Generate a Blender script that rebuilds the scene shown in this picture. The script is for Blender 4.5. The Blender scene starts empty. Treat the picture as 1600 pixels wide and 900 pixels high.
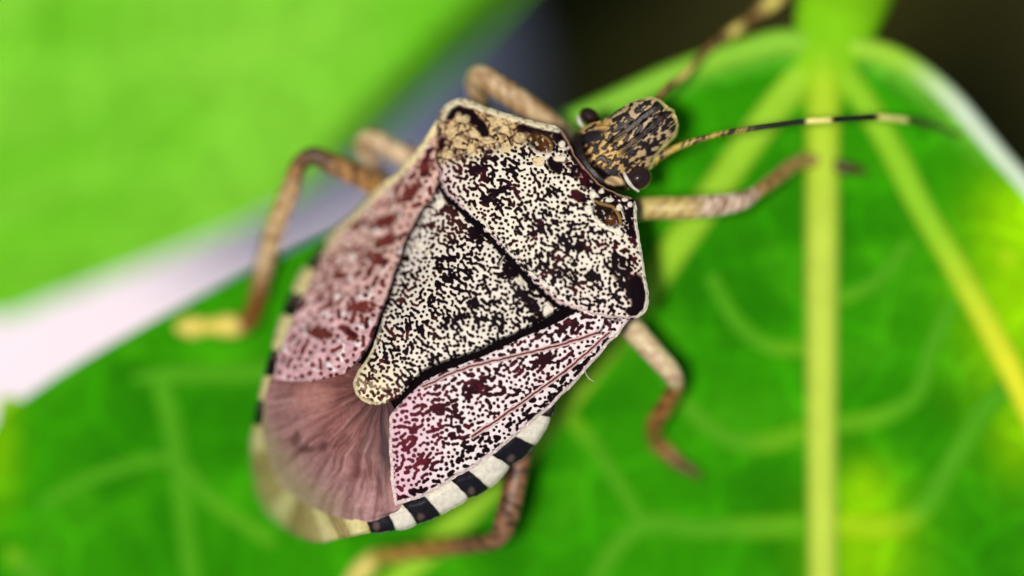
import bpy, math, random
import numpy as np

# ------------------------------------------------------------------ camera, sky, sun, exposure
# Lengths are written in millimetres and enlarged: 1 mm of the place = 0.01 Blender units.
S = 0.01
D = 180.0                      # lens to the plane of focus, mm
sc = bpy.context.scene
COL = sc.collection

cam_d = bpy.data.cameras.new('camera')
cam = bpy.data.objects.new('camera', cam_d); COL.objects.link(cam)
cam.location = (0, 0, D * S)   # looks straight down on the leaf
cam_d.sensor_width = 36.0
cam_d.lens = 36.0 * D / (1600 / 60.0)
cam_d.clip_start = 0.01; cam_d.clip_end = 400.0
cam_d.dof.use_dof = True
cam_d.dof.focus_distance = D * S
cam_d.dof.aperture_fstop = 1.45
sc.camera = cam

SUN_EL, SUN_AZ = math.radians(83), math.radians(192)   # azimuth: where the sun stands, counted from +X
sv = (math.cos(SUN_EL) * math.cos(SUN_AZ), math.cos(SUN_EL) * math.sin(SUN_AZ), math.sin(SUN_EL))
world = bpy.data.worlds.new('World'); sc.world = world; world.use_nodes = True
wn = world.node_tree.nodes; wl = world.node_tree.links
sky = wn.new('ShaderNodeTexSky'); sky.sky_type = 'NISHITA'; sky.sun_disc = False
sky.sun_elevation = SUN_EL; sky.sun_rotation = math.pi / 2 - SUN_AZ
wl.new(sky.outputs[0], wn['Background'].inputs[0]); wn['Background'].inputs[1].default_value = 0.07
sun_d = bpy.data.lights.new('sun', 'SUN'); sun_d.energy = 3.1; sun_d.angle = math.radians(3)
sun_d.color = (1.0, 0.95, 0.87)
sun = bpy.data.objects.new('sun', sun_d); COL.objects.link(sun)
from mathutils import Vector
sun.rotation_euler = Vector(sv).to_track_quat('Z', 'Y').to_euler()
sun.location = (-1, 0, 5)

sc.view_settings.view_transform = 'Standard'; sc.view_settings.look = 'None'
sc.view_settings.exposure = 0.0; sc.view_settings.gamma = 1.0
sc.view_settings.use_curve_mapping = False
sc.render.engine = 'CYCLES'
sc.cycles.use_denoising = True
sc.cycles.max_bounces = 6
sc.cycles.sample_clamp_indirect = 4.0

# ------------------------------------------------------------------ numeric helpers
rng = np.random.RandomState(7)
_perm = rng.permutation(4096)
_gang = rng.rand(4096) * 2 * math.pi

def gnoise(x, y, seed=0):
    """2D gradient noise, about -0.7..0.7"""
    x = np.asarray(x, float) + seed * 17.31; y = np.asarray(y, float) + seed * 9.77
    xi = np.floor(x).astype(int); yi = np.floor(y).astype(int)
    fx = x - xi; fy = y - yi
    def g(i, j, dx, dy):
        h = _perm[(_perm[i & 4095] + j) & 4095]
        a = _gang[h]
        return np.cos(a) * dx + np.sin(a) * dy
    u = fx * fx * fx * (fx * (fx * 6 - 15) + 10); v = fy * fy * fy * (fy * (fy * 6 - 15) + 10)
    a = g(xi, yi, fx, fy); b = g(xi + 1, yi, fx - 1, fy)
    c = g(xi, yi + 1, fx, fy - 1); d = g(xi + 1, yi + 1, fx - 1, fy - 1)
    return (a * (1 - u) + b * u) * (1 - v) + (c * (1 - u) + d * u) * v

def fbm(x, y, seed=0, oct=3):
    r = 0; a = 1.0; f = 1.0
    for k in range(oct):
        r = r + a * gnoise(x * f, y * f, seed + k); a *= 0.5; f *= 2.03
    return r

def sstep(a, b, x):
    t = np.clip((x - a) / (b - a), 0, 1)
    return t * t * (3 - 2 * t)

def lin(r, g, b):
    f = lambda c: (c / 255 / 12.92) if c / 255 <= 0.04045 else ((c / 255 + 0.055) / 1.055) ** 2.4
    return np.array([f(r), f(g), f(b)])

def mixc(a, b, m):
    m = np.asarray(m)[..., None]
    return a * (1 - m) + b * m

def catmull(P, n, closed=False):
    """smooth curve through P (any dimension), n samples evenly along its length"""
    P = np.asarray(P, float)
    if closed:
        Q = np.vstack([P[-1], P, P[0], P[1]])
    else:
        Q = np.vstack([2 * P[0] - P[1], P, 2 * P[-1] - P[-2]])
    out = []
    for i in range(1, len(Q) - 2):
        p0, p1, p2, p3 = Q[i - 1], Q[i], Q[i + 1], Q[i + 2]
        d = [max(np.linalg.norm(b[:2] - a[:2]), 1e-6) ** 0.5 for a, b in ((p0, p1), (p1, p2), (p2, p3))]
        t0 = 0; t1 = d[0]; t2 = t1 + d[1]; t3 = t2 + d[2]
        t = np.linspace(t1, t2, 24, endpoint=False)[:, None]
        A1 = (t1 - t) / (t1 - t0) * p0 + (t - t0) / (t1 - t0) * p1
        A2 = (t2 - t) / (t2 - t1) * p1 + (t - t1) / (t2 - t1) * p2
        A3 = (t3 - t) / (t3 - t2) * p2 + (t - t2) / (t3 - t2) * p3
        B1 = (t2 - t) / (t2 - t0) * A1 + (t - t0) / (t2 - t0) * A2
        B2 = (t3 - t) / (t3 - t1) * A2 + (t - t1) / (t3 - t1) * A3
        out.append((t2 - t) / (t2 - t1) * B1 + (t - t1) / (t2 - t1) * B2)
    out.append(Q[-2][None] if not closed else P[:1])
    C = np.vstack(out)
    L = np.concatenate([[0], np.cumsum(np.linalg.norm(np.diff(C[:, :2], axis=0), axis=1))])
    s = np.linspace(0, L[-1], n, endpoint=not closed)
    return np.stack([np.interp(s, L, C[:, k]) for k in range(C.shape[1])], axis=1)

def at(px, py, z):
    """a spot measured on the photograph -> mm in the place, at height z (z = 0 is the plane of focus)"""
    k = (D - z) / D / 60.0
    return np.stack([(np.asarray(px) - 800) * k, (450 - np.asarray(py)) * k, np.asarray(z) + 0 * np.asarray(px)], axis=-1)

def seg_dist(X, Y, poly, closed=True):
    """distance from points to a polyline"""
    X = np.asarray(X); Y = np.asarray(Y)
    P = np.asarray(poly, float)
    Q = np.roll(P, -1, axis=0) if closed else P[1:]
    P = P if closed else P[:-1]
    best = np.full(X.shape, 1e9)
    for (ax, ay), (bx, by) in zip(P, Q):
        dx, dy = bx - ax, by - ay; l2 = dx * dx + dy * dy + 1e-12
        t = np.clip(((X - ax) * dx + (Y - ay) * dy) / l2, 0, 1)
        d = (X - ax - t * dx) ** 2 + (Y - ay - t * dy) ** 2
        np.minimum(best, d, out=best)
    return np.sqrt(best)

# ------------------------------------------------------------------ object helpers
def new_mesh(name, V, F, mat, parent=None, base=(0, 0, 0), col=None, smooth=True):
    """V in mm; base in mm is the thing's own origin"""
    V = (np.asarray(V, float) - np.asarray(base)) * S
    me = bpy.data.meshes.new(name)
    if isinstance(F, np.ndarray) and F.ndim == 2:
        k = F.shape[1]
        me.vertices.add(len(V)); me.vertices.foreach_set('co', V.astype(np.float32).ravel())
        me.loops.add(F.size); me.loops.foreach_set('vertex_index', F.astype(np.int32).ravel())
        me.polygons.add(len(F))
        me.polygons.foreach_set('loop_start', np.arange(0, F.size, k, dtype=np.int32))
        me.polygons.foreach_set('loop_total', np.full(len(F), k, dtype=np.int32))
        me.update(calc_edges=True); me.validate()
    else:
        me.from_pydata(V.tolist(), [], F); me.update()
    if smooth:
        me.polygons.foreach_set('use_smooth', np.ones(len(me.polygons), dtype=bool))
    if col is not None:
        c = np.ones((len(V), 4), np.float32); c[:, :3] = np.clip(col, 0, 1)
        a = me.color_attributes.new('Col', 'FLOAT_COLOR', 'POINT')
        a.data.foreach_set('color', c.ravel())
    me.materials.append(mat)
    o = bpy.data.objects.new(name, me); COL.objects.link(o)
    if parent is not None:
        o.parent = parent
    else:
        o.location = tuple(b * S for b in base)
    return o

def thing(name, label, cat, base, group=None):
    o = bpy.data.objects.new(name, None); COL.objects.link(o)
    o.location = tuple(b * S for b in base); o.empty_display_size = 0.02
    return tag(o, label, cat, group)

def tag(o, label, cat, group=None):
    o['label'] = label; o['category'] = cat
    if group: o['group'] = group
    return o

def grid_faces(n, m, wrap=False):
    i, j = np.meshgrid(np.arange(n - 1), np.arange(m if wrap else m - 1), indexing='ij')
    j2 = (j + 1) % m
    return np.stack([i * m + j, i * m + j2, (i + 1) * m + j2, (i + 1) * m + j], axis=-1).reshape(-1, 4)

def orient_up(V, F):
    """flip all the faces if the sheet looks down"""
    a = V[F[:, 1]] - V[F[:, 0]]; b = V[F[:, 3]] - V[F[:, 0]]
    return F if (a[:, 0] * b[:, 1] - a[:, 1] * b[:, 0]).sum() > 0 else F[:, ::-1].copy()

def sweep(P, R, nseg=16, flat=1.0, closed_ends=True):
    """tube along P (n,3) with radii R (n,), flattened in height by flat; returns V, F(list of quads), ring index"""
    P = np.asarray(P, float); n = len(P)
    T = np.gradient(P, axis=0); T /= np.linalg.norm(T, axis=1)[:, None] + 1e-12
    up = np.array([0.0, 0.0, 1.0])
    A = np.cross(T, up); la = np.linalg.norm(A, axis=1)
    for i in range(n):
        if la[i] < 1e-3: A[i] = A[i - 1] if i else np.array([1.0, 0, 0])
        A[i] /= np.linalg.norm(A[i]) + 1e-12
    B = np.cross(A, T)
    R = np.asarray(R, float).copy()
    th = np.linspace(0, 2 * math.pi, nseg, endpoint=False)
    V = P[:, None, :] + R[:, None, None] * (np.cos(th)[None, :, None] * A[:, None, :] + flat * np.sin(th)[None, :, None] * B[:, None, :])
    V = V.reshape(-1, 3)
    F = grid_faces(n, nseg, True)
    return V, F

def mat_new(name):
    m = bpy.data.materials.new(name); m.use_nodes = True
    nt = m.node_tree; b = nt.nodes['Principled BSDF']
    return m, nt, b

def mat_attr(name, rough=0.5, spec=0.4, grain=0.10, grain_scale=900.0, bump=0.0, bump_scale=1500.0, coat=0.0, trans=0.0, sss=0.0):
    """colour from the piece's own colouring, broken up by fine procedural grain"""
    m, nt, b = mat_new(name)
    N, L = nt.nodes, nt.links
    at_ = N.new('ShaderNodeAttribute'); at_.attribute_name = 'Col'
    tc = N.new('ShaderNodeTexCoord')
    nz = N.new('ShaderNodeTexNoise'); nz.inputs['Scale'].default_value = grain_scale; nz.inputs['Detail'].default_value = 3
    L.new(tc.outputs['Object'], nz.inputs['Vector'])
    mr = N.new('ShaderNodeMapRange'); mr.inputs[3].default_value = 1 - grain; mr.inputs[4].default_value = 1 + grain
    mr.inputs[1].default_value = 0.3; mr.inputs[2].default_value = 0.7
    L.new(nz.outputs['Fac'], mr.inputs[0])
    vm = N.new('ShaderNodeVectorMath'); vm.operation = 'SCALE'
    L.new(at_.outputs['Color'], vm.inputs[0]); L.new(mr.outputs[0], vm.inputs['Scale'])
    L.new(vm.outputs[0], b.inputs['Base Color'])
    b.inputs['Roughness'].default_value = rough
    b.inputs['Specular IOR Level'].default_value = spec
    b.inputs['Coat Weight'].default_value = coat
    b.inputs['Coat Roughness'].default_value = 0.25
    if sss:
        b.inputs['Subsurface Weight'].default_value = sss
        b.inputs['Subsurface Scale'].default_value = 0.004
    if bump:
        n2 = N.new('ShaderNodeTexNoise'); n2.inputs['Scale'].default_value = bump_scale; n2.inputs['Detail'].default_value = 4
        L.new(tc.outputs['Object'], n2.inputs['Vector'])
        bp = N.new('ShaderNodeBump'); bp.inputs['Strength'].default_value = bump; bp.inputs['Distance'].default_value = 0.0006
        L.new(n2.outputs['Fac'], bp.inputs['Height']); L.new(bp.outputs[0], b.inputs['Normal'])
    if trans:
        tr = N.new('ShaderNodeBsdfTranslucent'); mx = N.new('ShaderNodeMixShader'); mx.inputs[0].default_value = trans
        L.new(vm.outputs[0], tr.inputs['Color'])
        L.new(b.outputs[0], mx.inputs[1]); L.new(tr.outputs[0], mx.inputs[2])
        L.new(mx.outputs[0], N['Material Output'].inputs['Surface'])
    return m

def mat_plain(name, col, rough=0.5, spec=0.5, coat=0.0, grain=0.2, grain_scale=600.0):
    m, nt, b = mat_new(name); N, L = nt.nodes, nt.links
    tc = N.new('ShaderNodeTexCoord'); nz = N.new('ShaderNodeTexNoise')
    nz.inputs['Scale'].default_value = grain_scale; nz.inputs['Detail'].default_value = 5
    L.new(tc.outputs['Object'], nz.inputs['Vector'])
    cr = N.new('ShaderNodeValToRGB')
    cr.color_ramp.elements[0].position = 0.3; cr.color_ramp.elements[1].position = 0.7
    cr.color_ramp.elements[0].color = tuple(c * (1 - grain) for c in col) + (1,)
    cr.color_ramp.elements[1].color = tuple(min(1, c * (1 + grain)) for c in col) + (1,)
    L.new(nz.outputs['Fac'], cr.inputs[0]); L.new(cr.outputs[0], b.inputs['Base Color'])
    b.inputs['Roughness'].default_value = rough; b.inputs['Specular IOR Level'].default_value = spec
    b.inputs['Coat Weight'].default_value = coat; b.inputs['Coat Roughness'].default_value = 0.1
    return m

M_SHELL = mat_attr('mottled_shell', rough=0.55, spec=0.03, grain=0.07, grain_scale=1500, bump=0.15, bump_scale=2500)
M_HEAD = mat_attr('head_shell', rough=0.42, spec=0.45, grain=0.12, grain_scale=1800, bump=0.2, bump_scale=2500)
M_MEMB = mat_attr('wing_membrane', rough=0.5, spec=0.15, grain=0.10, grain_scale=700, bump=0.12)
M_SEG = mat_attr('abdomen_edge', rough=0.45, spec=0.4, grain=0.12, grain_scale=1200, bump=0.15)
M_LIMB = mat_attr('limb_shell', rough=0.4, spec=0.45, grain=0.16, grain_scale=1000, bump=0.2)
M_BODY = mat_plain('dark_underbody', (0.006, 0.004, 0.005), rough=0.8, spec=0.0)
M_EYE = mat_plain('eye_gloss', (0.024, 0.009, 0.007), rough=0.22, spec=0.35, coat=0.25, grain=0.3, grain_scale=3000)
M_RIM = mat_plain('ivory_rim', (0.72, 0.68, 0.55), rough=0.45)
def leaf_mat():
    m = mat_attr('leaf_blade', rough=0.7, spec=0.02, grain=0.07, grain_scale=90, bump=0.25, bump_scale=420, trans=0.12)
    nt = m.node_tree; N, L = nt.nodes, nt.links
    src = [l for l in L if l.to_socket == N['Principled BSDF'].inputs['Base Color']][0].from_socket
    tc = N.new('ShaderNodeTexCoord'); nz = N.new('ShaderNodeTexNoise'); nz.inputs['Scale'].default_value = 60
    L.new(tc.outputs['Object'], nz.inputs['Vector'])
    wv = N.new('ShaderNodeVectorMath'); wv.operation = 'MULTIPLY_ADD'; wv.inputs[1].default_value = (0.012, 0.012, 0)
    L.new(nz.outputs['Color'], wv.inputs[0]); L.new(tc.outputs['Object'], wv.inputs[2])
    out = None
    for sc_, w_, amt in ((42, 0.075, 0.34), (130, 0.10, 0.22)):       # the net of fine veins in the blade
        vo = N.new('ShaderNodeTexVoronoi'); vo.voronoi_dimensions = '2D'; vo.feature = 'DISTANCE_TO_EDGE'; vo.inputs['Scale'].default_value = sc_
        L.new(wv.outputs[0], vo.inputs['Vector'])
        mr = N.new('ShaderNodeMapRange'); mr.inputs[1].default_value = 0.0; mr.inputs[2].default_value = w_; mr.inputs[3].default_value = 1 + amt; mr.inputs[4].default_value = 1.0
        L.new(vo.outputs['Distance'], mr.inputs[0])
        if out is None: out = mr.outputs[0]
        else:
            mu = N.new('ShaderNodeMath'); mu.operation = 'MULTIPLY'; L.new(out, mu.inputs[0]); L.new(mr.outputs[0], mu.inputs[1]); out = mu.outputs[0]
    vm = N.new('ShaderNodeVectorMath'); vm.operation = 'SCALE'; L.new(src, vm.inputs[0]); L.new(out, vm.inputs['Scale'])
    L.new(vm.outputs[0], N['Principled BSDF'].inputs['Base Color'])
    for n in N:
        if n.type == 'BSDF_TRANSLUCENT': L.new(vm.outputs[0], n.inputs['Color'])
    return m
M_LEAF = leaf_mat()
M_VEIN = mat_attr('leaf_vein', rough=0.55, spec=0.06, grain=0.06, grain_scale=120, trans=0.15)

# ------------------------------------------------------------------ the ground: soil and a pale slab
SOIL_Z = -64.0
def make_soil():
    n = 90
    g = np.sign(np.linspace(-1, 1, n)) * np.abs(np.linspace(-1, 1, n)) ** 3 * 20000
    X, Y = np.meshgrid(g, g, indexing='ij')
    r = np.hypot(X, Y)
    Z = SOIL_Z - 1.6 + (fbm(X / 9, Y / 9, 3, 4) * 1.6) * np.exp(-r / 400) + fbm(X / 3000, Y / 3000, 5) * 40 * sstep(500, 6000, r)
    V = np.stack([X, Y, Z], -1).reshape(-1, 3)
    F = orient_up(V, grid_faces(n, n))
    m, nt, b = mat_new('soil'); N, L = nt.nodes, nt.links
    tc = N.new('ShaderNodeTexCoord')
    nz = N.new('ShaderNodeTexNoise'); nz.inputs['Scale'].default_value = 14; nz.inputs['Detail'].default_value = 8
    L.new(tc.outputs['Object'], nz.inputs['Vector'])
    cr = N.new('ShaderNodeValToRGB')
    cr.color_ramp.elements[0].position = 0.35; cr.color_ramp.elements[0].color = (0.020, 0.014, 0.006, 1)
    cr.color_ramp.elements[1].position = 0.65; cr.color_ramp.elements[1].color = (0.046, 0.046, 0.006, 1)
    L.new(nz.outputs['Fac'], cr.inputs[0]); L.new(cr.outputs[0], b.inputs['Base Color'])
    b.inputs['Roughness'].default_value = 0.95; b.inputs['Specular IOR Level'].default_value = 0.1
    bp = N.new('ShaderNodeBump'); bp.inputs['Strength'].default_value = 0.6; bp.inputs['Distance'].default_value = 0.02
    L.new(nz.outputs['Fac'], bp.inputs['Height']); L.new(bp.outputs[0], b.inputs['Normal'])
    o = new_mesh('soil', V, F, m); o['kind'] = 'structure'
make_soil()

def make_slab():
    # an uneven flat stone lying on the soil, its broken edge running under the leaves
    top = -54.0
    O = [(-1400, 200), (-500, -700), (300, -700), (600, -420), (720, -80), (790, 110), (760, 330), (850, 620), (700, 1200), (-200, 1500), (-1300, 1100)]
    C = catmull(O, 160, True)
    rings = []
    cx, cy = -250, 350
    for k, (s, dz) in enumerate([(0.02, 0), (0.3, 0), (0.6, 0), (0.8, 0), (0.9, 0), (0.96, -0.3), (0.99, -1.2), (1.0, -2.6), (1.0, -9.0), (0.97, -11.5)]):
        px = cx + (C[:, 0] - cx) * s; py = cy + (C[:, 1] - cy) * s
        P = at(px, py, np.full(160, top))
        P[:, 2] += dz + fbm(P[:, 0] / 7, P[:, 1] / 7, 11) * 0.5
        rings.append(P)
    V = np.vstack(rings); F = orient_up(V, grid_faces(len(rings), 160, True))
    m, nt, b = mat_new('pale_stone'); N, L = nt.nodes, nt.links
    tc = N.new('ShaderNodeTexCoord')
    nz = N.new('ShaderNodeTexNoise'); nz.inputs['Scale'].default_value = 30; nz.inputs['Detail'].default_value = 8
    L.new(tc.outputs['Object'], nz.inputs['Vector'])
    cr = N.new('ShaderNodeValToRGB')
    cr.color_ramp.elements[0].position = 0.3; cr.color_ramp.elements[0].color = (0.84, 0.68, 0.73, 1)
    cr.color_ramp.elements[1].position = 0.7; cr.color_ramp.elements[1].color = (0.93, 0.81, 0.85, 1)
    L.new(nz.outputs['Fac'], cr.inputs[0]); L.new(cr.outputs[0], b.inputs['Base Color'])
    b.inputs['Roughness'].default_value = 0.8
    o = new_mesh('flat_stone', V, F, m, base=(-12, 0, SOIL_Z))
    tag(o, 'pale lavender flat stone lying on dark soil below the leaves', 'stone')
make_slab()

# ------------------------------------------------------------------ the leaves
def leaf_z(px, py):
    """height of the main leaf's upper side in mm, before the veins are raised on it"""
    X = (np.asarray(px, float) - 800) / 60; Y = (450 - np.asarray(py, float)) / 60
    z = -5.6 + 0.075 * X + 0.02 * Y
    z = z - 0.0035 * (X - 8) ** 2 * (X > 8) * 2
    z = z + 0.25 * fbm(X / 5, Y / 5, 21, 2)
    return z

LEAF1 = [(1290, 52), (1345, 60), (1405, 84), (1480, 140), (1560, 230), (1640, 330), (1760, 530), (1850, 800), (1810, 1150),
         (1560, 1450), (1285, 1640), (1000, 1500), (520, 1300), (150, 1130), (-90, 960), (-80, 770), (0, 655), (70, 600),
         (200, 522), (380, 428), (510, 366), (640, 300), (760, 240), (870, 183), (960, 142), (1050, 100), (1150, 70), (1235, 54)]
LEAF1_C = catmull(LEAF1, 360, True)
VEINS = {   # centre line, width at start, width at end, rise, colour key
    'midrib': ([(1288, 40), (1287, 120), (1285, 300), (1284, 500), (1284, 700), (1286, 950), (1286, 1300), (1285, 1600)], 60, 40, 0.45, 0),
    'left':   ([(1272, 95), (1235, 140), (1180, 210), (1110, 310), (1030, 425), (960, 525), (880, 630), (790, 735), (700, 830), (630, 900), (480, 1050), (300, 1180)], 54, 42, 0.3, 1),
    'right':  ([(1305, 95), (1345, 150), (1395, 235), (1440, 325), (1490, 410), (1550, 520), (1610, 640), (1700, 850), (1770, 1050)], 46, 36, 0.3, 2),
    'basal_left': ([(1275, 72), (1225, 66), (1150, 84), (1050, 118), (960, 158), (870, 198), (760, 252), (640, 314), (510, 380), (380, 440)], 46, 20, 0.3, 3),
    'basal_right': ([(1305, 72), (1345, 76), (1402, 93), (1477, 148), (1554, 237), (1630, 330), (1740, 530), (1825, 800)], 40, 26, 0.3, 4),
}
TERT = [  # finer veins: centre line, width, yellowness (painted sun patches)
    ([(1262, 820), (1180, 824), (1090, 826), (1010, 818), (960, 860), (930, 910)], 40, .1),
    ([(1308, 820), (1400, 822), (1440, 800), (1490, 720), (1540, 640), (1580, 600)], 44, .8),
    ([(1262, 672), (1200, 692), (1140, 685), (1080, 640), (1030, 560)], 36, .15),
    ([(1308, 664), (1380, 650), (1430, 620), (1455, 550), (1490, 470)], 34, .1),
    ([(1262, 545), (1200, 540), (1150, 500), (1110, 430)], 30, .1),
    ([(1308, 470), (1370, 440), (1420, 380)], 26, .05),
    ([(1562, 400), (1600, 398), (1680, 380)], 44, .9),
    ([(560, 560), (430, 580), (300, 585), (180, 586), (90, 600)], 36, .0),
    ([(250, 590), (272, 680), (285, 780), (300, 900), (310, 980)], 36, .0),
    ([(430, 850), (330, 780), (270, 720), (160, 740), (60, 790)], 26, .05),
    ([(0, 845), (50, 900), (90, 960)], 48, .3),
    ([(880, 640), (930, 700), (970, 760), (1000, 812)], 28, .15),
    ([(20, 620), (5, 700), (-10, 780)], 40, .6),
]
YEL = lin(236, 240, 40); LIME = lin(176, 222, 48); MIDG = lin(96, 180, 30); BLADE = lin(52, 150, 4); DEEP = lin(30, 112, 2)

leaf1 = thing('leaf', 'deep green leaf with pale raised veins that the shield bug stands on', 'leaf', (8.1, 6.2, SOIL_Z))
B1 = (8.1, 6.2, SOIL_Z)

def blade(name, C, cx, cy, zf, colf, mat, parent, base, thick=0.28, nr=70, edge=None):
    n = len(C)
    s = np.concatenate([[0.004], np.linspace(0, 1, nr)[1:] ** 0.8])
    px = cx + (C[None, :, 0] - cx) * s[:, None]; py = cy + (C[None, :, 1] - cy) * s[:, None]
    z = zf(px, py)
    if edge is not None: z = z + edge(px, py, s[:, None] + 0 * px)
    T = at(px, py, z).reshape(-1, 3)
    c = colf(px, py).reshape(-1, 3)
    Bm = T.copy(); Bm[:, 2] -= thick * (1 - 0.7 * (np.repeat(s, n) ** 8))
    F1 = orient_up(T, grid_faces(nr, n, True)); F2 = F1[:, ::-1] + len(T)
    e0 = (nr - 1) * n; k = np.arange(n); k2 = (k + 1) % n
    side = np.stack([e0 + k, e0 + k2, e0 + k2 + len(T), e0 + k + len(T)], 1)
    nrm = (T[e0 + k2] - T[e0 + k])
    if np.cross(nrm[:, :2], (T[e0 + k] - T[:n].mean(0))[:, :2]).sum() > 0: side = side[:, ::-1]
    return new_mesh(name, np.vstack([T, Bm]), np.vstack([F1, F2, side]), mat, parent, base, np.vstack([c, c]))

def leaf1_col(px, py):
    c = mixc(BLADE, DEEP, 0.15 + 0.5 * sstep(-0.25, 0.45, fbm(px / 260, py / 260, 31)))
    c = mixc(c, lin(78, 176, 14), 0.35 * sstep(0.0, 0.5, fbm(px / 120, py / 120, 35)))
    # sun patches painted in as yellow, along outer veins and the outer side
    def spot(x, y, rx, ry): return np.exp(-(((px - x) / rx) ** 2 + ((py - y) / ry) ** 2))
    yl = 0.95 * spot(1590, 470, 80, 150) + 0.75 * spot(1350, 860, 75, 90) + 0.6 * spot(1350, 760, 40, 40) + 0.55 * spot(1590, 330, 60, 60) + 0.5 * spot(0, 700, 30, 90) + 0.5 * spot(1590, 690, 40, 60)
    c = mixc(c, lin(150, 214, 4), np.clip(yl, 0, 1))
    # light on the upturned margin, painted pale between the basal veins and the edge
    d = seg_dist(px, py, LEAF1_C[::3])
    c = mixc(c, lin(130, 200, 60), 0.7 * sstep(62, 16, d) * sstep(880, 1000, px) * sstep(300, 200, py))
    return c
def leaf1_edge(px, py, s):
    return 0.25 * sstep(0.8, 1.0, s)
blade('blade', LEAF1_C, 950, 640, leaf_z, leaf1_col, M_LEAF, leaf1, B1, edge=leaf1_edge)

def vein(name, line, w0, w1, rise, colf, parent, base, n=90, flat=None):
    P = catmull(line, n); t = np.linspace(0, 1, n)
    w = (w0 + (w1 - w0) * t) / 60 / 2
    w = w * (1 + 0.05 * gnoise(t * 9, 0 * t, 41)) * (sstep(0, 0.02, t) * 0.6 + 0.4)
    z = leaf_z(P[:, 0], P[:, 1])
    cx, cy = 950, 640
    z = z + 0.0
    pts = at(P[:, 0], P[:, 1], z)
    fl = flat if flat else rise / w.mean()
    V, F = sweep(pts, w, 18, fl)
    col = colf(P, t)
    col = np.repeat(col, 18, axis=0)
    return new_mesh(name, V, F, M_VEIN, parent, base, col)

def vc_mid(P, t): return mixc(lin(140, 216, 26), mixc(lin(186, 224, 44), lin(206, 230, 80), sstep(0.05, 0.25, t)), sstep(0.01, 0.07, t))
def vc_left(P, t): return mixc(lin(166, 220, 50), lin(150, 210, 46), t)
def vc_right(P, t): return mixc(lin(150, 212, 40), lin(240, 242, 50), sstep(0.25, 0.55, t))  # yellow lower down: sun patches painted into the vein
def vc_bl(P, t): return mixc(lin(150, 214, 60), lin(110, 185, 70), sstep(0.2, 0.8, t))
def vc_br(P, t): return mixc(lin(168, 222, 60), lin(222, 238, 205), sstep(0.10, 0.26, t))
for key, f in (('midrib', vc_mid), ('left', vc_left), ('right', vc_right), ('basal_left', vc_bl), ('basal_right', vc_br)):
    ln, a, b_, r, _ = VEINS[key]
    vein('midrib' if key == 'midrib' else 'vein', ln, a, b_, r, f, leaf1, B1)
for ln, w, yk in TERT:
    vein('vein', ln, w, w * 0.8, 0.12, lambda P, t, yk=yk: mixc(lin(80, 168, 14), lin(180, 224, 4), yk * (1 - sstep(0.16, 0.42, t))), leaf1, B1, n=50, flat=0.28)

def make_petiole():
    pts = np.array([(1286, 230, -5.2, .42), (1287, 150, -5.0, .60), (1290, 105, -4.9, .84), (1298, 62, -5.0, 1.02), (1310, 20, -5.4, 1.18), (1322, -20, -6.3, 1.28), (1340, -90, -9.0, 1.3), (1370, -200, -16, 1.3), (1390, -300, -32, 1.35), (1395, -360, SOIL_Z - 1, 1.45)], float)
    C = catmull(pts, 110)
    P = at(C[:, 0], C[:, 1], C[:, 2])
    V, F = sweep(P, C[:, 3], 28, 0.62)
    c = mixc(lin(172, 222, 44), lin(140, 216, 24), sstep(150, 70, C[:, 1]))
    new_mesh('petiole', V, F, M_VEIN, leaf1, B1, np.repeat(c, 28, axis=0))
make_petiole()

LEAF2 = [(-70, 466), (0, 496), (100, 462), (200, 424), (300, 384), (400, 342), (480, 296), (556, 242), (626, 180), (710, 98), (796, 8),
         (864, -80), (880, -240), (700, -420), (350, -480), (0, -400), (-130, -150), (-150, 150), (-130, 350)]
B2 = (-9, 14, SOIL_Z)
leaf2 = thing('leaf', 'smooth bright light green leaf without visible veins behind the bug, above the pale stone', 'leaf', B2)
def leaf2_z(px, py):
    X = (np.asarray(px, float) - 800) / 60; Y = (450 - np.asarray(py, float)) / 60
    return -13 + 0.35 * fbm(X / 6, Y / 6, 51, 2) + 0.04 * (X + 8)
LEAF2_C = catmull(LEAF2, 220, True)
def leaf2_col(px, py):
    c = mixc(lin(126, 202, 52), lin(106, 190, 34), sstep(-0.3, 0.4, fbm(px / 300, py / 300, 55)))
    # faint side veins
    w = np.abs(np.sin((px * 0.55 + py * 0.83) / 95 + 0.6 * fbm(px / 400, py / 400, 57)))
    return mixc(c, lin(146, 216, 66), 0.5 * sstep(0.25, 0.0, w))
def leaf2_edge(px, py, s):
    right = sstep(430, 640, px)
    return -(sstep(0.82, 1.0, s) ** 1.5) * (0.4 + 2.4 * right)
blade('blade', LEAF2_C, 300, 20, leaf2_z, leaf2_col, M_LEAF, leaf2, B2, edge=leaf2_edge, thick=0.4)
def leaf2_veins():
    def tube(line, w, n=60):
        P = catmull(line, n); z = leaf2_z(P[:, 0], P[:, 1]) - 0.15
        t = np.linspace(0, 1, n)
        V, F = sweep(at(P[:, 0], P[:, 1], z), w * (1 - 0.7 * t), 14, 0.6)
        new_mesh('midrib', V, F, M_VEIN, leaf2, B2, np.tile(lin(136, 212, 56), (len(V), 1)))
    tube([(-20, -330), (150, -200), (330, -60), (480, 70), (580, 165)], 0.42)
    C = catmull(np.array([(-20, -330, -13.4), (-160, -440, -14), (-260, -520, -22), (-320, -570, -40), (-340, -590, SOIL_Z - 1)], float), 40)
    V, F = sweep(at(C[:, 0], C[:, 1], C[:, 2]), np.linspace(0.45, 1.1, 40), 16)
    new_mesh('petiole', V, F, M_VEIN, leaf2, B2, np.tile(lin(130, 205, 50), (len(V), 1)))
leaf2_veins()

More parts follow.
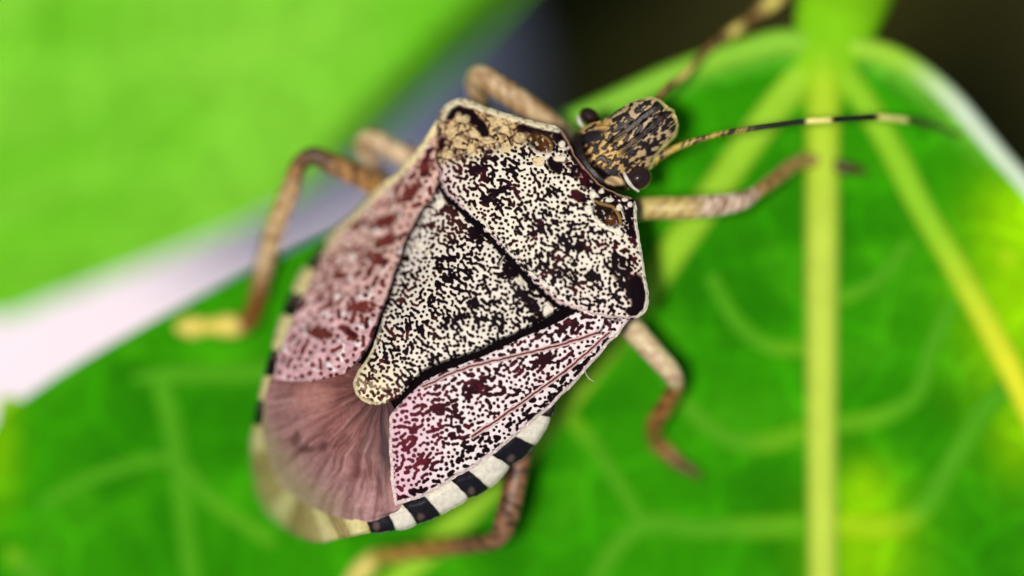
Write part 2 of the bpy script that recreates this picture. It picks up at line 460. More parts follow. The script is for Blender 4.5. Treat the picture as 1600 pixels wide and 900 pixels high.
# ------------------------------------------------------------------ the bug: height of its back
UX, UY = 0.722, 0.692
def uv(px, py):
    dx = (px - 775) / 60; dy = (398 - py) / 60
    return dx * UX + dy * UY, dx * UY - dy * UX       # along the body towards the head, across towards its right side
def back_z(px, py):
    px = np.asarray(px, float); py = np.asarray(py, float)
    u, v = uv(px, py)
    k = 0.13 + (0.055 - 0.13) * sstep(-2.0, 1.6, u)
    z = 0.38 - k * (v - 1.7) ** 2 * (1 + 0.22 * sstep(1.0, -1.5, v) * sstep(0.5, -2.5, u))
    z = z - 0.022 * np.minimum(u + 3, 0) ** 2 - 0.54 * np.minimum(u + 6, 0) ** 2 * sstep(3.6, 0.5, v)
    z = z - 0.09 * np.maximum(u - 1.4, 0) ** 2
    return z

BB = (-0.8, 0.0, -5.6)
bug = thing('shield_bug', 'speckled brown shield bug with black and cream banded abdomen edge standing on the veined leaf', 'insect', BB)

# ---- puncture pattern: pits scattered over a plate, many running together into short chains
def punctures(px, py, spacing, rad, flow, link, seed, clump=None):
    """Pits over a plate. px, py: (n, m) photo spots; flow(x, y) -> direction angle of the chains;
       link(x, y) 0..1 how far pits draw together into chains; clump(x, y) 0..1 where they crowd.
       Returns 0..1: in a pit or not."""
    r = np.random.RandomState(seed)
    X = px.ravel() / 60; Y = -py.ravel() / 60
    x0, x1, y0, y1 = X.min() - .2, X.max() + .2, Y.min() - .2, Y.max() + .2
    # candidates only where the plate is
    occ = set(zip((np.floor((X - x0) / .25)).astype(int).tolist(), (np.floor((Y - y0) / .25)).astype(int).tolist()))
    nc = int((x1 - x0) * (y1 - y0) / (spacing * spacing) * 16)
    qx = x0 + r.rand(nc) * (x1 - x0); qy = y0 + r.rand(nc) * (y1 - y0)
    k = np.array([(i, j) in occ for i, j in zip(np.floor((qx - x0) / .25).astype(int).tolist(), np.floor((qy - y0) / .25).astype(int).tolist())])
    qx, qy = qx[k], qy[k]
    lk = link(qx * 60, -qy * 60); fl = flow(qx * 60, -qy * 60)
    cl = clump(qx * 60, -qy * 60) if clump else 0 * qx
    sc_ = spacing * (1 - 0.20 * np.clip(cl, 0, 1))
    par = sc_ * (1 - 0.25 * np.clip(lk, 0, 1)); per = sc_ * (1 + 0.05 * np.clip(lk, 0, 1))
    cf, sf = np.cos(fl), np.sin(fl)
    gs = spacing * 1.15; cells = {}
    kept = []
    gx = np.floor((qx - x0) / gs).astype(int).tolist(); gy = np.floor((qy - y0) / gs).astype(int).tolist()
    lx, ly, lc, ls, lp, lq = qx.tolist(), qy.tolist(), cf.tolist(), sf.tolist(), (1 / par ** 2).tolist(), (1 / per ** 2).tolist()
    for i in range(len(lx)):
        ok = True; xi, yi, c, s_, p2, q2 = lx[i], ly[i], lc[i], ls[i], lp[i], lq[i]
        for ax in (gx[i] - 1, gx[i], gx[i] + 1):
            for ay in (gy[i] - 1, gy[i], gy[i] + 1):
                for j in cells.get((ax, ay), ()):
                    dx = lx[j] - xi; dy = ly[j] - yi
                    u_ = dx * c + dy * s_; v_ = dy * c - dx * s_
                    if u_ * u_ * p2 + v_ * v_ * q2 < 1: ok = False; break
                if not ok: break
            if not ok: break
        if ok:
            cells.setdefault((gx[i], gy[i]), []).append(i); kept.append(i)
    K = np.array(kept)
    cx, cy = qx[K], qy[K]
    sg = rad / 1.264 * (0.80 + 0.40 * r.rand(len(K))) * (1 + 0.12 * np.clip(cl[K], 0, 1))
    # neighbours run together into short crooked chains
    lkk, flk, clk = np.clip(lk[K], 0, 1), fl[K], np.clip(cl[K], 0, 1)
    deg = np.zeros(len(K)); ex, ey, es = [], [], []
    for i in r.permutation(len(K)):
        dx = cx - cx[i]; dy = cy - cy[i]; d2 = dx * dx + dy * dy
        nb = np.where((d2 < (spacing * 1.38) ** 2) & (d2 > 1e-9))[0]
        if len(nb) == 0: continue
        al = np.abs(np.cos(np.arctan2(dy[nb], dx[nb]) - flk[i]))
        for j, a_, dd in zip(nb, al, d2[nb]):
            if deg[i] >= 2 + (clk[i] > .5) or deg[j] >= 2 + (clk[j] > .5): continue
            p = (0.05 + 0.62 * lkk[i] + 0.35 * clk[i]) * (0.08 + 0.92 * a_ ** 4)
            if r.rand() < p * 0.62:
                deg[i] += 1; deg[j] += 1
                off = (r.rand() - .5) * 0.6
                for q in (0.36, 0.64):
                    ex.append(cx[i] + dx[j] * q - dy[j] * off * .5); ey.append(cy[i] + dy[j] * q + dx[j] * off * .5); es.append(min(sg[i], sg[j]) * 0.72)
    cx = np.concatenate([cx, ex]); cy = np.concatenate([cy, ey]); sg = np.concatenate([sg, es])
    f = np.zeros(X.shape)
    cs = 0.4
    key = (np.floor((X - x0) / cs).astype(int)) * 10000 + np.floor((Y - y0) / cs).astype(int)
    o = np.argsort(key, kind='stable'); ks = key[o]
    b = np.concatenate([[0], np.where(np.diff(ks))[0] + 1, [len(ks)]])
    for a0, a1 in zip(b[:-1], b[1:]):
        idx = o[a0:a1]; kk = ks[a0]
        ccx = x0 + (kk // 10000 + .5) * cs; ccy = y0 + (kk % 10000 + .5) * cs
        w = (np.abs(cx - ccx) < cs / 2 + .16) & (np.abs(cy - ccy) < cs / 2 + .16)
        if not w.any(): continue
        d2 = (X[idx][:, None] - cx[w]) ** 2 + (Y[idx][:, None] - cy[w]) ** 2
        f[idx] = np.exp(-d2 / (2 * sg[w] ** 2)).sum(axis=1)
    f = f + 0.14 * fbm(X * 16, Y * 16, seed, 2)
    return sstep(0.34, 0.58, f).reshape(px.shape)

def ell(px, py, x, y, rx, ry, deg=0.0, soft=0.25):
    """soft-edged oval patch mask in photo spots"""
    a = math.radians(deg); dx = px - x; dy = py - y
    p = dx * math.cos(a) + dy * math.sin(a); q = -dx * math.sin(a) + dy * math.cos(a)
    w = 0.16 * gnoise(px / 6, py / 6, int(x) % 97)
    return sstep(1 + soft, 1 - soft, np.sqrt((p / rx) ** 2 + (q / ry) ** 2) + w)

def plate_grid(A, B, n, m):
    A = catmull(A, n); B = catmull(B, n)
    s = np.linspace(0, 1, m)[None, :, None]
    G = A[:, None, :2] * (1 - s) + B[:, None, :2] * s
    return G[..., 0], G[..., 1]

def plate(name, px, py, z, col, mat, parent, skirt=0.22, inset=0.0):
    """a shell plate: its upper face plus a turned-down rim"""
    n, m = px.shape
    px, py = px + 1.3 * gnoise(px / 9, py / 9, 5) + 2.2 * gnoise(px / 31, py / 31, 6), py + 1.3 * gnoise(px / 9, py / 9, 7) + 2.2 * gnoise(px / 31, py / 31, 8)
    P = at(px, py, z)
    b = np.concatenate([np.arange(m), np.arange(1, n) * m + m - 1, (n - 1) * m + np.arange(m - 2, -1, -1), np.arange(n - 2, 0, -1) * m])
    V = P.reshape(-1, 3); c = col.reshape(-1, 3)
    F = orient_up(V, grid_faces(n, m))
    R = V[b].copy(); R[:, 2] -= skirt
    k = np.arange(len(b)); k2 = (k + 1) % len(b)
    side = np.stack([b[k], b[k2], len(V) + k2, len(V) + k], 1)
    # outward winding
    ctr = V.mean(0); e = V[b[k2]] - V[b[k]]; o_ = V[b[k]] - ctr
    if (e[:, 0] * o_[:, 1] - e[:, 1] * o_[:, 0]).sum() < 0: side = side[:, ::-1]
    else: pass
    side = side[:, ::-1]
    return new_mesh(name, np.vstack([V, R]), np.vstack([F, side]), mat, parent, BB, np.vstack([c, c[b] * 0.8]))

CREAM = lin(244, 232, 208); CREAM2 = lin(246, 232, 188); PINK = lin(232, 200, 200); DOT = lin(22, 12, 17); DOTR = lin(72, 22, 28); RUST = lin(128, 60, 52)

# ------------------------------------------------------------------ pronotum
PRO_A = [(682, 262), (680, 225), (682, 196), (686, 178), (697, 163), (716, 153), (740, 160), (766, 170), (800, 180), (835, 190), (866, 196), (878, 204),
         (889, 224), (910, 258), (934, 284), (966, 303), (985, 309), (994, 319), (995, 340), (998, 365), (1004, 400), (1011, 438), (1013, 464), (1009, 486), (998, 496)]
PRO_B = [(684, 268), (690, 292), (700, 308), (721, 327), (760, 366), (799, 408), (838, 448), (871, 474), (905, 487), (945, 497), (975, 500), (990, 499)]
def make_pronotum():
    px, py = plate_grid(PRO_A, PRO_B, 620, 320)
    ol = np.vstack([catmull(PRO_A, 120), catmull(PRO_B, 120)[::-1]])
    d = seg_dist(px, py, ol)
    lat_r = seg_dist(px, py, [(994, 319), (998, 365), (1004, 400), (1011, 438), (1013, 464), (1009, 486), (998, 496)], False)
    lat_l = seg_dist(px, py, [(684, 190), (697, 163), (716, 153), (766, 170), (835, 190), (872, 198)], False)
    post = seg_dist(px, py, catmull(PRO_B, 60), False)
    ant = seg_dist(px, py, [(878, 204), (889, 224), (910, 258), (934, 284), (966, 303), (985, 309)], False)
    u, v = uv(px, py)
    dark = np.zeros_like(px)
    for a in [(770, 310, 24, 12, 30), (812, 318, 18, 8, 60), (845, 352, 12, 18, 20), (820, 340, 9, 6, 0), (748, 268, 22, 14, 40), (722, 276, 12, 10, 0), (790, 296, 12, 9, 0),
              (900, 380, 28, 12, 20), (870, 400, 26, 9, 15), (930, 440, 18, 14, 0), (880, 430, 22, 10, 25), (965, 415, 16, 12, 70), (830, 370, 10, 18, 40), (850, 420, 18, 8, 40),
              (975, 350, 20, 8, 70), (940, 365, 12, 8, 20), (760, 240, 20, 9, 20), (800, 262, 14, 7, 40), (720, 250, 14, 9, 0)]:
        dark = np.maximum(dark, 0.9 * ell(px, py, *a, soft=0.6))
    nz = fbm(px / 34, py / 34, 61, 2)
    def link(x, y):
        b = 0.35 + 0.75 * fbm(x / 34, y / 34, 61, 2)
        for a in [(770, 310, 26, 14, 30), (812, 318, 20, 9, 60), (845, 352, 14, 20, 20), (748, 268, 24, 16, 40), (900, 380, 30, 14, 20), (870, 400, 28, 11, 15), (930, 440, 20, 16, 0), (880, 430, 24, 12, 25), (965, 415, 18, 14, 70)]:
            b = b + 0.55 * ell(x, y, *a, soft=0.6)
        return np.clip(b, 0, 1)
    def flow(x, y): return math.radians(-36) + 0.35 * gnoise(x / 60, y / 60, 63) - math.radians(20) * sstep(760, 700, x)
    PC = [(770, 310, 24, 12, 30), (812, 318, 18, 8, 60), (845, 352, 12, 18, 20), (820, 340, 9, 6, 0), (748, 268, 22, 14, 40), (722, 276, 12, 10, 0), (790, 296, 12, 9, 0), (900, 380, 28, 12, 20), (870, 400, 26, 9, 15), (930, 440, 18, 14, 0), (880, 430, 22, 10, 25), (965, 415, 20, 14, 70), (830, 370, 10, 18, 40), (850, 420, 18, 8, 40), (975, 350, 20, 8, 70), (940, 365, 12, 8, 20), (760, 240, 20, 9, 20), (800, 262, 14, 7, 40), (720, 250, 14, 9, 0), (985, 445, 20, 34, 0), (925, 470, 30, 8, 15)]
    def clump(x, y): return np.maximum.reduce([0.5 * ell(x, y, *a, soft=0.7) for a in PC] + [0.35 * sstep(0.22, 0.5, fbm(x / 24, y / 24, 62, 2))])
    m = punctures(px, py, 0.101, 0.0390, flow, link, 5, clump)
    m = np.maximum(m, sstep(0.6, 0.8, dark * (0.62 + 1.1 * fbm(px / 10, py / 10, 65, 2))))
    # shoulders: black patches
    blk = np.maximum.reduce([ell(px, py, 1000, 466, 14, 34, -4), ell(px, py, 992, 448, 14, 20, 20, .4), 0.95 * ell(px, py, 972, 428, 18, 12, 40, .5) * sstep(-0.2, 0.1, fbm(px / 10, py / 10, 66)),
                             ell(px, py, 992, 486, 14, 8, 0), ell(px, py, 706, 176, 17, 10, -35), ell(px, py, 732, 180, 18, 11, 40), ell(px, py, 752, 196, 9, 18, -30), ell(px, py, 694, 222, 6, 12, 10, .5) * .8])
    m = np.maximum(m, blk * sstep(3.0, 6.5, lat_r) * sstep(4, 9, lat_l))
    # dark band behind the head and along the front corners
    m = np.maximum(m, sstep(0.2, 0.6, sstep(44, 8, ant) * (0.62 + 1.0 * fbm(px / 13, py / 13, 67, 2)) * sstep(880, 960, px + 40)))
    m = np.maximum(m, sstep(0.3, 0.6, sstep(26, 10, lat_r) * sstep(410, 360, py) * (0.8 + 0.9 * fbm(px / 8, py / 8, 68, 2))) * sstep(4, 7, lat_r))
    m = np.maximum(m, ell(px, py, 905, 307, 15, 8, 40)); m = np.maximum(m, ell(px, py, 868, 258, 15, 10, 40))
    m = np.maximum(m, ell(px, py, 830, 203, 28, 8, 12)); m = np.maximum(m, ell(px, py, 874, 214, 10, 18, -30))
    base = mixc(CREAM, lin(240, 214, 160), np.clip(sstep(250, 190, py) * 0.75, 0, 1))
    base = mixc(base, lin(238, 205, 205), 0.7 * sstep(740, 690, px)); base = mixc(base, lin(244, 220, 214), 0.5 * sstep(420, 480, py))
    base = base * (0.93 + 0.12 * (fbm(px / 20, py / 20, 69) + .5))[..., None]
    dc = mixc(DOT, DOTR, 0.7 * sstep(0.1, 0.5, fbm(px / 40, py / 40, 70)) + 0.5 * sstep(760, 700, px))
    marb = sstep(258, 226, py + 0.25 * (px - 760)) * sstep(880, 840, px)
    wm = sstep(0.06, 0.22, np.abs(fbm(px / 15, py / 15, 72, 2)))
    base = mixc(base, mixc(lin(58, 38, 22), lin(212, 178, 112), wm), 0.85 * marb)
    bl = np.maximum.reduce([ell(px, py, 706, 174, 20, 9, -30), ell(px, py, 734, 182, 20, 10, 38), ell(px, py, 754, 200, 8, 18, -30), ell(px, py, 690, 224, 5, 12, 10, .5), ell(px, py, 836, 203, 30, 7, 12)]) * sstep(5, 10, lat_l)
    m = np.maximum(m * (1 - 0.6 * marb * wm), bl); dc = mixc(dc, lin(60, 36, 24), 0.6 * marb * (1 - bl))
    dc = mixc(dc, DOT, np.clip(blk, 0, 1))
    # the two smooth sunken patches (cicatrices)
    ci = ell(px, py, 948, 336, 27, 14, 36, .2); ci2 = ell(px, py, 846, 222, 26, 15, 20, .3)
    brk = sstep(-0.42, -0.05, fbm(px / 7, py / 7, 76, 2)); ci = ci * (0.35 + 0.65 * brk); ci2 = ci2 * (0.3 + 0.7 * brk)
    cic = mixc(lin(34, 20, 17), lin(92, 54, 26), np.clip(ell(px, py, 957, 345, 9, 8, 30, .6) + ell(px, py, 852, 232, 9, 16, 0, .6) + 0.6 * ell(px, py, 838, 216, 10, 9, 0, .6), 0, 1))
    col = mixc(mixc(base, lin(134, 92, 74), 0.85 * sstep(0.02, 0.5, m)), dc, sstep(0.3, 0.9, m))
    # coarse cream bumps near the left shoulder
    col = mixc(col, cic, np.clip(ci + ci2, 0, 1))
    rim1 = 0.6 * sstep(3.0, 1.2, seg_dist(px, py, catmull([(926, 314), (942, 319), (958, 325), (967, 336), (970, 350)], 20), False))
    rim2 = sstep(4.5, 2.0, seg_dist(px, py, catmull([(930, 340), (940, 352), (955, 358), (970, 366)], 16), False))
    rim3 = 0.5 * sstep(3.0, 1.2, seg_dist(px, py, catmull([(846, 212), (856, 218), (862, 230), (858, 236)], 12), False))
    col = mixc(col, lin(176, 136, 74), np.maximum(rim1, rim3)); col = mixc(col, CREAM, rim2)
    # cream calluses
    cal = np.zeros_like(px)
    for a in [(919, 329, 7, 7.5), (926, 303, 5, 7), (842, 252, 9, 7.5), (976, 312, 5, 4), (953, 313, 6, 4), (940, 299, 5, 3), (812, 215, 9, 8), (878, 226, 5, 6), (874, 248, 10, 5), (727, 186, 7, 7),
              (716, 182, 5, 8), (788, 202, 7, 7), (776, 190, 10, 8), (968, 325, 4, 5), (984, 320, 4, 4), (704, 206, 9, 8), (716, 222, 6, 9), (700, 242, 10, 7), (742, 210, 9, 6), (762, 220, 9, 6), (735, 232, 6, 8), (790, 232, 8, 6)]:
        cal = np.maximum(cal, ell(px, py, *a, 0, .2))
    cal = cal * (1 - 0.45 * marb * sstep(-0.2, 0.3, fbm(px / 9, py / 9, 74)))
    col = mixc(col, mixc(CREAM, lin(226, 200, 146), sstep(900, 820, px)), cal)
    # pale raised rims
    rimm = np.maximum(sstep(5.5, 3.5, lat_r), sstep(11, 6, lat_l) * sstep(690, 716, px + 10))
    rimm = rimm * (0.45 + 0.55 * sstep(-0.3, 0.05, fbm(px / 9, py / 9, 75, 2)))
    col = mixc(col, mixc(CREAM, CREAM2, sstep(900, 840, px)), rimm)
    pr = sstep(6.5, 5.0, post) * sstep(2.2, 3.5, post)
    col = mixc(col, lin(226, 190, 186), 0.9 * pr)
    col = mixc(col, DOT, sstep(2.2, 1.0, post) * 0.9); col = mixc(col, lin(196, 150, 120), 0.8 * sstep(4, 2, ant))
    dm = d / 60
    z = back_z(px, py) + 0.16 - 0.16 * np.exp(-dm / 0.09) + 0.06 * fbm(px / 60, py / 60, 71)
    z = z - 0.055 * m * (1 - rimm) - 0.05 * (ci + ci2) + 0.035 * cal + 0.04 * rimm + 0.02 * pr
    plate('pronotum', px, py, z, col, M_SHELL, bug, 0.4)
make_pronotum()

# ------------------------------------------------------------------ scutellum
SCU_A = [(694, 282), (678, 306), (660, 336), (642, 373), (624, 424), (602, 487), (577, 552), (556, 586), (552, 598), (555, 611), (563, 623), (577, 630)]
SCU_B = [(884, 474), (866, 490), (846, 502), (790, 528), (744, 549), (692, 567), (664, 579), (641, 602), (622, 620), (602, 630), (590, 632), (579, 631)]
def make_scutellum():
    px, py = plate_grid(SCU_A, SCU_B, 450, 280)
    A = catmull(SCU_A, 90); B = catmull(SCU_B, 90)
    d = np.minimum(seg_dist(px, py, A, False), seg_dist(px, py, B, False))
    u, v = uv(px, py)
    def link(x, y):
        b = 0.45 + 0.8 * fbm(x / 26, y / 26, 81, 2) + 0.3 * sstep(660, 610, x)
        for a in [(740, 366, 20, 14, 30), (796, 420, 18, 14, 20), (700, 330, 24, 14, 40), (700, 430, 12, 20, 10), (820, 465, 24, 12, 40), (736, 465, 12, 10, 0)]:
            b = b + 0.6 * ell(x, y, *a, soft=0.6)
        b = b * (1 - 0.8 * ell(x, y, 655, 385, 14, 22, 20))
        return np.clip(b, 0, 1)
    def flow(x, y):
        return math.radians(-52) + 0.9 * gnoise(x / 45, y / 45, 83) + math.radians(14) * sstep(680, 600, x)
    SC = [(742, 366, 17, 11, 40), (798, 424, 15, 15, 40), (700, 335, 26, 12, 40), (826, 470, 26, 10, 45), (708, 432, 14, 16, 0), (700, 500, 14, 12, 0), (738, 470, 16, 10, 0), (760, 500, 20, 8, 0), (672, 470, 10, 12, 0), (650, 520, 14, 8, 0)]
    def clump(x, y): return np.maximum.reduce([0.5 * ell(x, y, *a, soft=0.7) for a in SC] + [0.35 * sstep(0.15, 0.5, fbm(x / 22, y / 22, 82, 2))])
    m = punctures(px, py, 0.100, 0.0388, flow, link, 9, clump)
    dark = np.zeros_like(px)
    for a in [(742, 366, 17, 11, 40), (798, 424, 15, 15, 40), (696, 322, 14, 8, -30), (826, 470, 26, 8, 45), (708, 432, 7, 9, 0), (700, 500, 8, 7, 0), (846, 492, 22, 8, -25), (738, 470, 9, 8, 0), (672, 470, 6, 8, 0)]:
        dark = np.maximum(dark, ell(px, py, *a, soft=0.5))
    m = np.maximum(m, sstep(0.45, 0.7, dark * (0.85 + 0.7 * fbm(px / 7, py / 7, 84, 2))))
    # thinner, browner marks at the tip
    tip = sstep(640, 590, px) * sstep(545, 600, py)
    m = m * (1 - 0.55 * sstep(0.3, 1, tip) * sstep(-0.2, 0.2, fbm(px / 14, py / 14, 85)))
    base = mixc(lin(240, 228, 208), CREAM2, 0.85 * np.clip(tip + sstep(14, 4, d) * sstep(600, 560, px), 0, 1))
    base = mixc(base, lin(240, 222, 210), 0.6 * sstep(700, 640, px) * sstep(480, 400, py))
    base = base * (0.93 + 0.13 * (fbm(px / 18, py / 18, 86) + .5))[..., None]
    dc = mixc(DOT, lin(84, 40, 36), np.clip(0.8 * sstep(0.05, 0.4, fbm(px / 30, py / 30, 87)) * sstep(720, 640, px) + 0.6 * tip + 0.6 * ell(px, py, 690, 345, 40, 24, 30, .5), 0, 1))
    col = mixc(mixc(base, lin(134, 92, 74), 0.85 * sstep(0.02, 0.5, m)), dc, sstep(0.3, 0.9, m))
    cal = np.maximum.reduce([ell(px, py, 687, 317, 13, 7, -38, .2), ell(px, py, 857, 485, 8, 13, 14, .15), ell(px, py, 656, 384, 8, 6, 20, .2), ell(px, py, 668, 396, 5, 5, 0, .2) * .8, ell(px, py, 782, 392, 10, 8, 40, .3) * .9, ell(px, py, 812, 440, 8, 5, 40, .3) * .8])
    cal = cal * sstep(5, 9, seg_dist(px, py, catmull(PRO_B, 60), False))
    col = mixc(col, CREAM, cal)
    col = mixc(col, lin(236, 220, 170), sstep(6, 2.5, d) * sstep(612, 560, px) * 0.9)
    col = mixc(col, DOT, 0.85 * sstep(5, 2, seg_dist(px, py, B, False)) * sstep(600, 660, px))  # shadow line along the right edge, painted dark
    col = mixc(col, lin(14, 9, 12), sstep(7, 4.5, seg_dist(px, py, catmull(PRO_B, 60), False)) * (1 - cal))  # shade of the gap below the pronotum's rear edge, painted on
    dm = d / 60
    z = back_z(px, py) + 0.10 + 0.14 * sstep(0, 1.0, dm) - 0.14 * np.exp(-dm / 0.07) + 0.05 * fbm(px / 50, py / 50, 88)
    z = z - 0.16 * sstep(2.0, 0.0, (px - 690) * 0 + seg_dist(px, py, catmull(PRO_B, 60), False) / 10)
    z = z - 0.05 * m + 0.04 * cal
    plate('scutellum', px, py, z, col, M_SHELL, bug, 0.35)
make_scutellum()

# ------------------------------------------------------------------ forewings (leathery part) and membrane
CR_A = [(912, 480), (880, 500), (836, 519), (790, 540), (745, 561), (696, 579), (668, 592), (646, 611), (624, 632), (610, 650)]
CR_B = [(984, 498), (966, 522), (950, 540), (915, 580), (868, 628), (836, 657), (776, 705), (704, 752), (664, 774), (617, 789)]
def make_right_wing():
    px, py = plate_grid(CR_A, CR_B, 560, 200)
    # bow the rear edge
    t = np.linspace(0, 1, px.shape[0])[:, None]; s = np.linspace(0, 1, px.shape[1])[None, :]
    px = px - 5 * np.sin(math.pi * s) * sstep(0.8, 1.0, t)
    A = catmull(CR_A, 90); B = catmull(CR_B, 90)
    dA = seg_dist(px, py, A, False); dB = seg_dist(px, py, B, False)
    dE = seg_dist(px, py, np.stack([px[-1, ::10], py[-1, ::10]], 1), False)
    d = np.minimum(np.minimum(dA, dB), dE)
    l1 = seg_dist(px, py, catmull([(938, 519), (900, 531), (850, 545), (800, 557), (740, 572), (694, 588), (660, 604)], 50), False)
    l2 = seg_dist(px, py, catmull([(952, 520), (930, 540), (880, 582), (820, 626), (780, 654), (738, 682)], 50), False)
    l3 = seg_dist(px, py, catmull([(938, 519), (946, 506), (970, 500)], 14), False)
    def link(x, y):
        b = 0.30 + 0.9 * fbm(x / 30, y / 30, 91, 2)
        for a in [(750, 606, 34, 14, -10), (690, 634, 26, 14, 0), (840, 560, 20, 14, -20), (655, 730, 22, 10, -20), (880, 510, 26, 10, -10), (850, 600, 24, 8, -40), (640, 690, 20, 30, 0)]:
            b = b + 0.45 * ell(x, y, *a, soft=0.6)
        return np.clip(b, 0, 1)
    def flow(x, y): return math.radians(18) + 1.1 * gnoise(x / 40, y / 40, 93)
    WC = [(750, 606, 34, 14, -10), (690, 634, 26, 14, 0), (840, 560, 24, 14, -20), (655, 730, 22, 10, -20), (880, 510, 30, 10, -10), (850, 600, 24, 8, -40), (640, 690, 10, 14, 0), (905, 590, 40, 9, -44), (780, 640, 26, 10, -30)]
    def clump(x, y): return np.maximum.reduce([0.5 * ell(x, y, *a, soft=0.8) for a in WC] + [0.4 * sstep(0.12, 0.5, fbm(x / 24, y / 24, 92, 2))])
    m = punctures(px, py, 0.114, 0.0445, flow, link, 13, clump)
    dark = np.zeros_like(px)
    for a in [(748, 604, 24, 9, -8), (686, 640, 14, 9, 20), (846, 566, 14, 9, -20), (898, 600, 28, 6, -40), (868, 615, 24, 6, -40), (915, 568, 22, 5, -44), (660, 724, 18, 9, -20)]:
        dark = np.maximum(dark, ell(px, py, *a, soft=0.6))
    m = np.maximum(m, sstep(0.5, 0.75, dark * (0.85 + 0.8 * fbm(px / 8, py / 8, 94, 2))))
    pk = np.clip(sstep(720, 620, px), 0, 1)
    base = mixc(lin(248, 230, 224), lin(230, 190, 198), pk) * (0.92 + 0.14 * (fbm(px / 18, py / 18, 95) + .5))[..., None]
    dc = mixc(lin(44, 16, 22), lin(104, 32, 44), np.clip(0.75 * pk + 0.5 * sstep(0.0, 0.4, fbm(px / 30, py / 30, 96)), 0, 1))
    dc = mixc(dc, lin(24, 14, 18), sstep(0, 12, (px - 735) * 0.62 + (py - 682) * 0.785))
    col = mixc(mixc(base, lin(134, 92, 74), 0.85 * sstep(0.02, 0.5, m)), dc, sstep(0.3, 0.9, m))
    ln = np.minimum(l1, l2)
    col = mixc(col, lin(226, 196, 190), sstep(4.6, 3.0, ln)); col = mixc(col, lin(110, 44, 40), sstep(2.2, 0.9, ln))
    col = mixc(col, DOT, sstep(3.5, 1.5, l3) * .8)
    col = mixc(col, lin(238, 214, 206), sstep(6, 3, np.minimum(dB, dE))); col = mixc(col, lin(240, 214, 204), 0.7 * sstep(6, 3, dA) * sstep(640, 600, px))
    dm = d / 60
    z = back_z(px, py) + 0.04 - 0.09 * np.exp(-dm / 0.06) + 0.05 * fbm(px / 55, py / 55, 97)
    z = z - 0.05 * m + 0.03 * sstep(5, 2, ln) - 0.02 * sstep(2, 0.5, ln)
    return plate('forewing', px, py, z, col, M_SHELL, bug, 0.25)
wing_r = make_right_wing()

CL_A = [(690, 270), (672, 312), (655, 337), (637, 373), (619, 424), (597, 487), (571, 550), (549, 580)]
CL_B = [(684, 186), (662, 220), (638, 250), (588, 298), (548, 336), (524, 364), (502, 400), (480, 449), (458, 498), (436, 548), (428, 594)]
def make_left_wing():
    px, py = plate_grid(CL_A, CL_B, 320, 150)
    t = np.linspace(0, 1, px.shape[0])[:, None]; s = np.linspace(0, 1, px.shape[1])[None, :]
    py = py + 8 * np.sin(math.pi * s) * sstep(0.75, 1.0, t)
    dA = seg_dist(px, py, catmull(CL_A, 70), False); dB = seg_dist(px, py, catmull(CL_B, 70), False)
    def link(x, y): return np.clip(0.2 + 0.6 * sstep(-0.05, 0.4, fbm(x / 30, y / 30, 101, 2)), 0, 1)
    def flow(x, y): return math.radians(60) + 1.1 * gnoise(x / 40, y / 40, 103)
    m = punctures(px, py, 0.17, 0.056, flow, link, 17)
    dark = np.zeros_like(px)
    for a in [(588, 404, 20, 10, 20), (570, 480, 22, 10, -10), (640, 302, 20, 11, -35), (602, 346, 24, 10, -20), (560, 350, 14, 8, -30), (604, 376, 22, 10, -20), (500, 520, 24, 10, 20), (545, 520, 20, 10, 40), (664, 262, 12, 18, 20), (530, 430, 14, 8, 0)]:
        dark = np.maximum(dark, ell(px, py, *a, soft=0.6))
    m = np.maximum(m * 0.85, 0.95 * sstep(0.4, 0.8, dark * (0.9 + 0.7 * fbm(px / 11, py / 11, 104, 2))))
    base = mixc(lin(222, 180, 164), lin(220, 174, 176), sstep(380, 560, py)) * (0.9 + 0.2 * (fbm(px / 22, py / 22, 105) + .4))[..., None]
    wh = sstep(0.22, 0.45, fbm(px / 15, py / 15, 106, 2)) * (1 - m)
    base = mixc(base, lin(255, 244, 238), 0.8 * wh)
    dc = mixc(lin(112, 50, 44), lin(72, 26, 26), sstep(0, 0.4, fbm(px / 30, py / 30, 107)))
    col = mixc(mixc(base, lin(134, 92, 74), 0.85 * sstep(0.02, 0.5, m)), dc, sstep(0.3, 0.9, m))
    col = mixc(col, lin(244, 226, 170), sstep(12, 6, dB) * sstep(420, 330, py)); col = mixc(col, DOT, 0.8 * sstep(4.5, 2.5, dA) * sstep(300, 330, py))
    d = np.minimum(dA, dB) / 60
    z = back_z(px, py) + 0.04 - 0.10 * np.exp(-d / 0.07) + 0.06 * fbm(px / 40, py / 40, 108) + 0.12 * fbm(px / 16, py / 16, 109) - 0.06 * m + 0.05 * wh + 0.06 * sstep(14, 6, dB)
    z = z - 0.25 * sstep(16, 0, seg_dist(px, py, [(682, 196), (680, 225), (684, 268), (690, 292)], False))
    return plate('forewing', px, py, z, col, M_SHELL, bug, 0.3)
wing_l = make_left_wing()

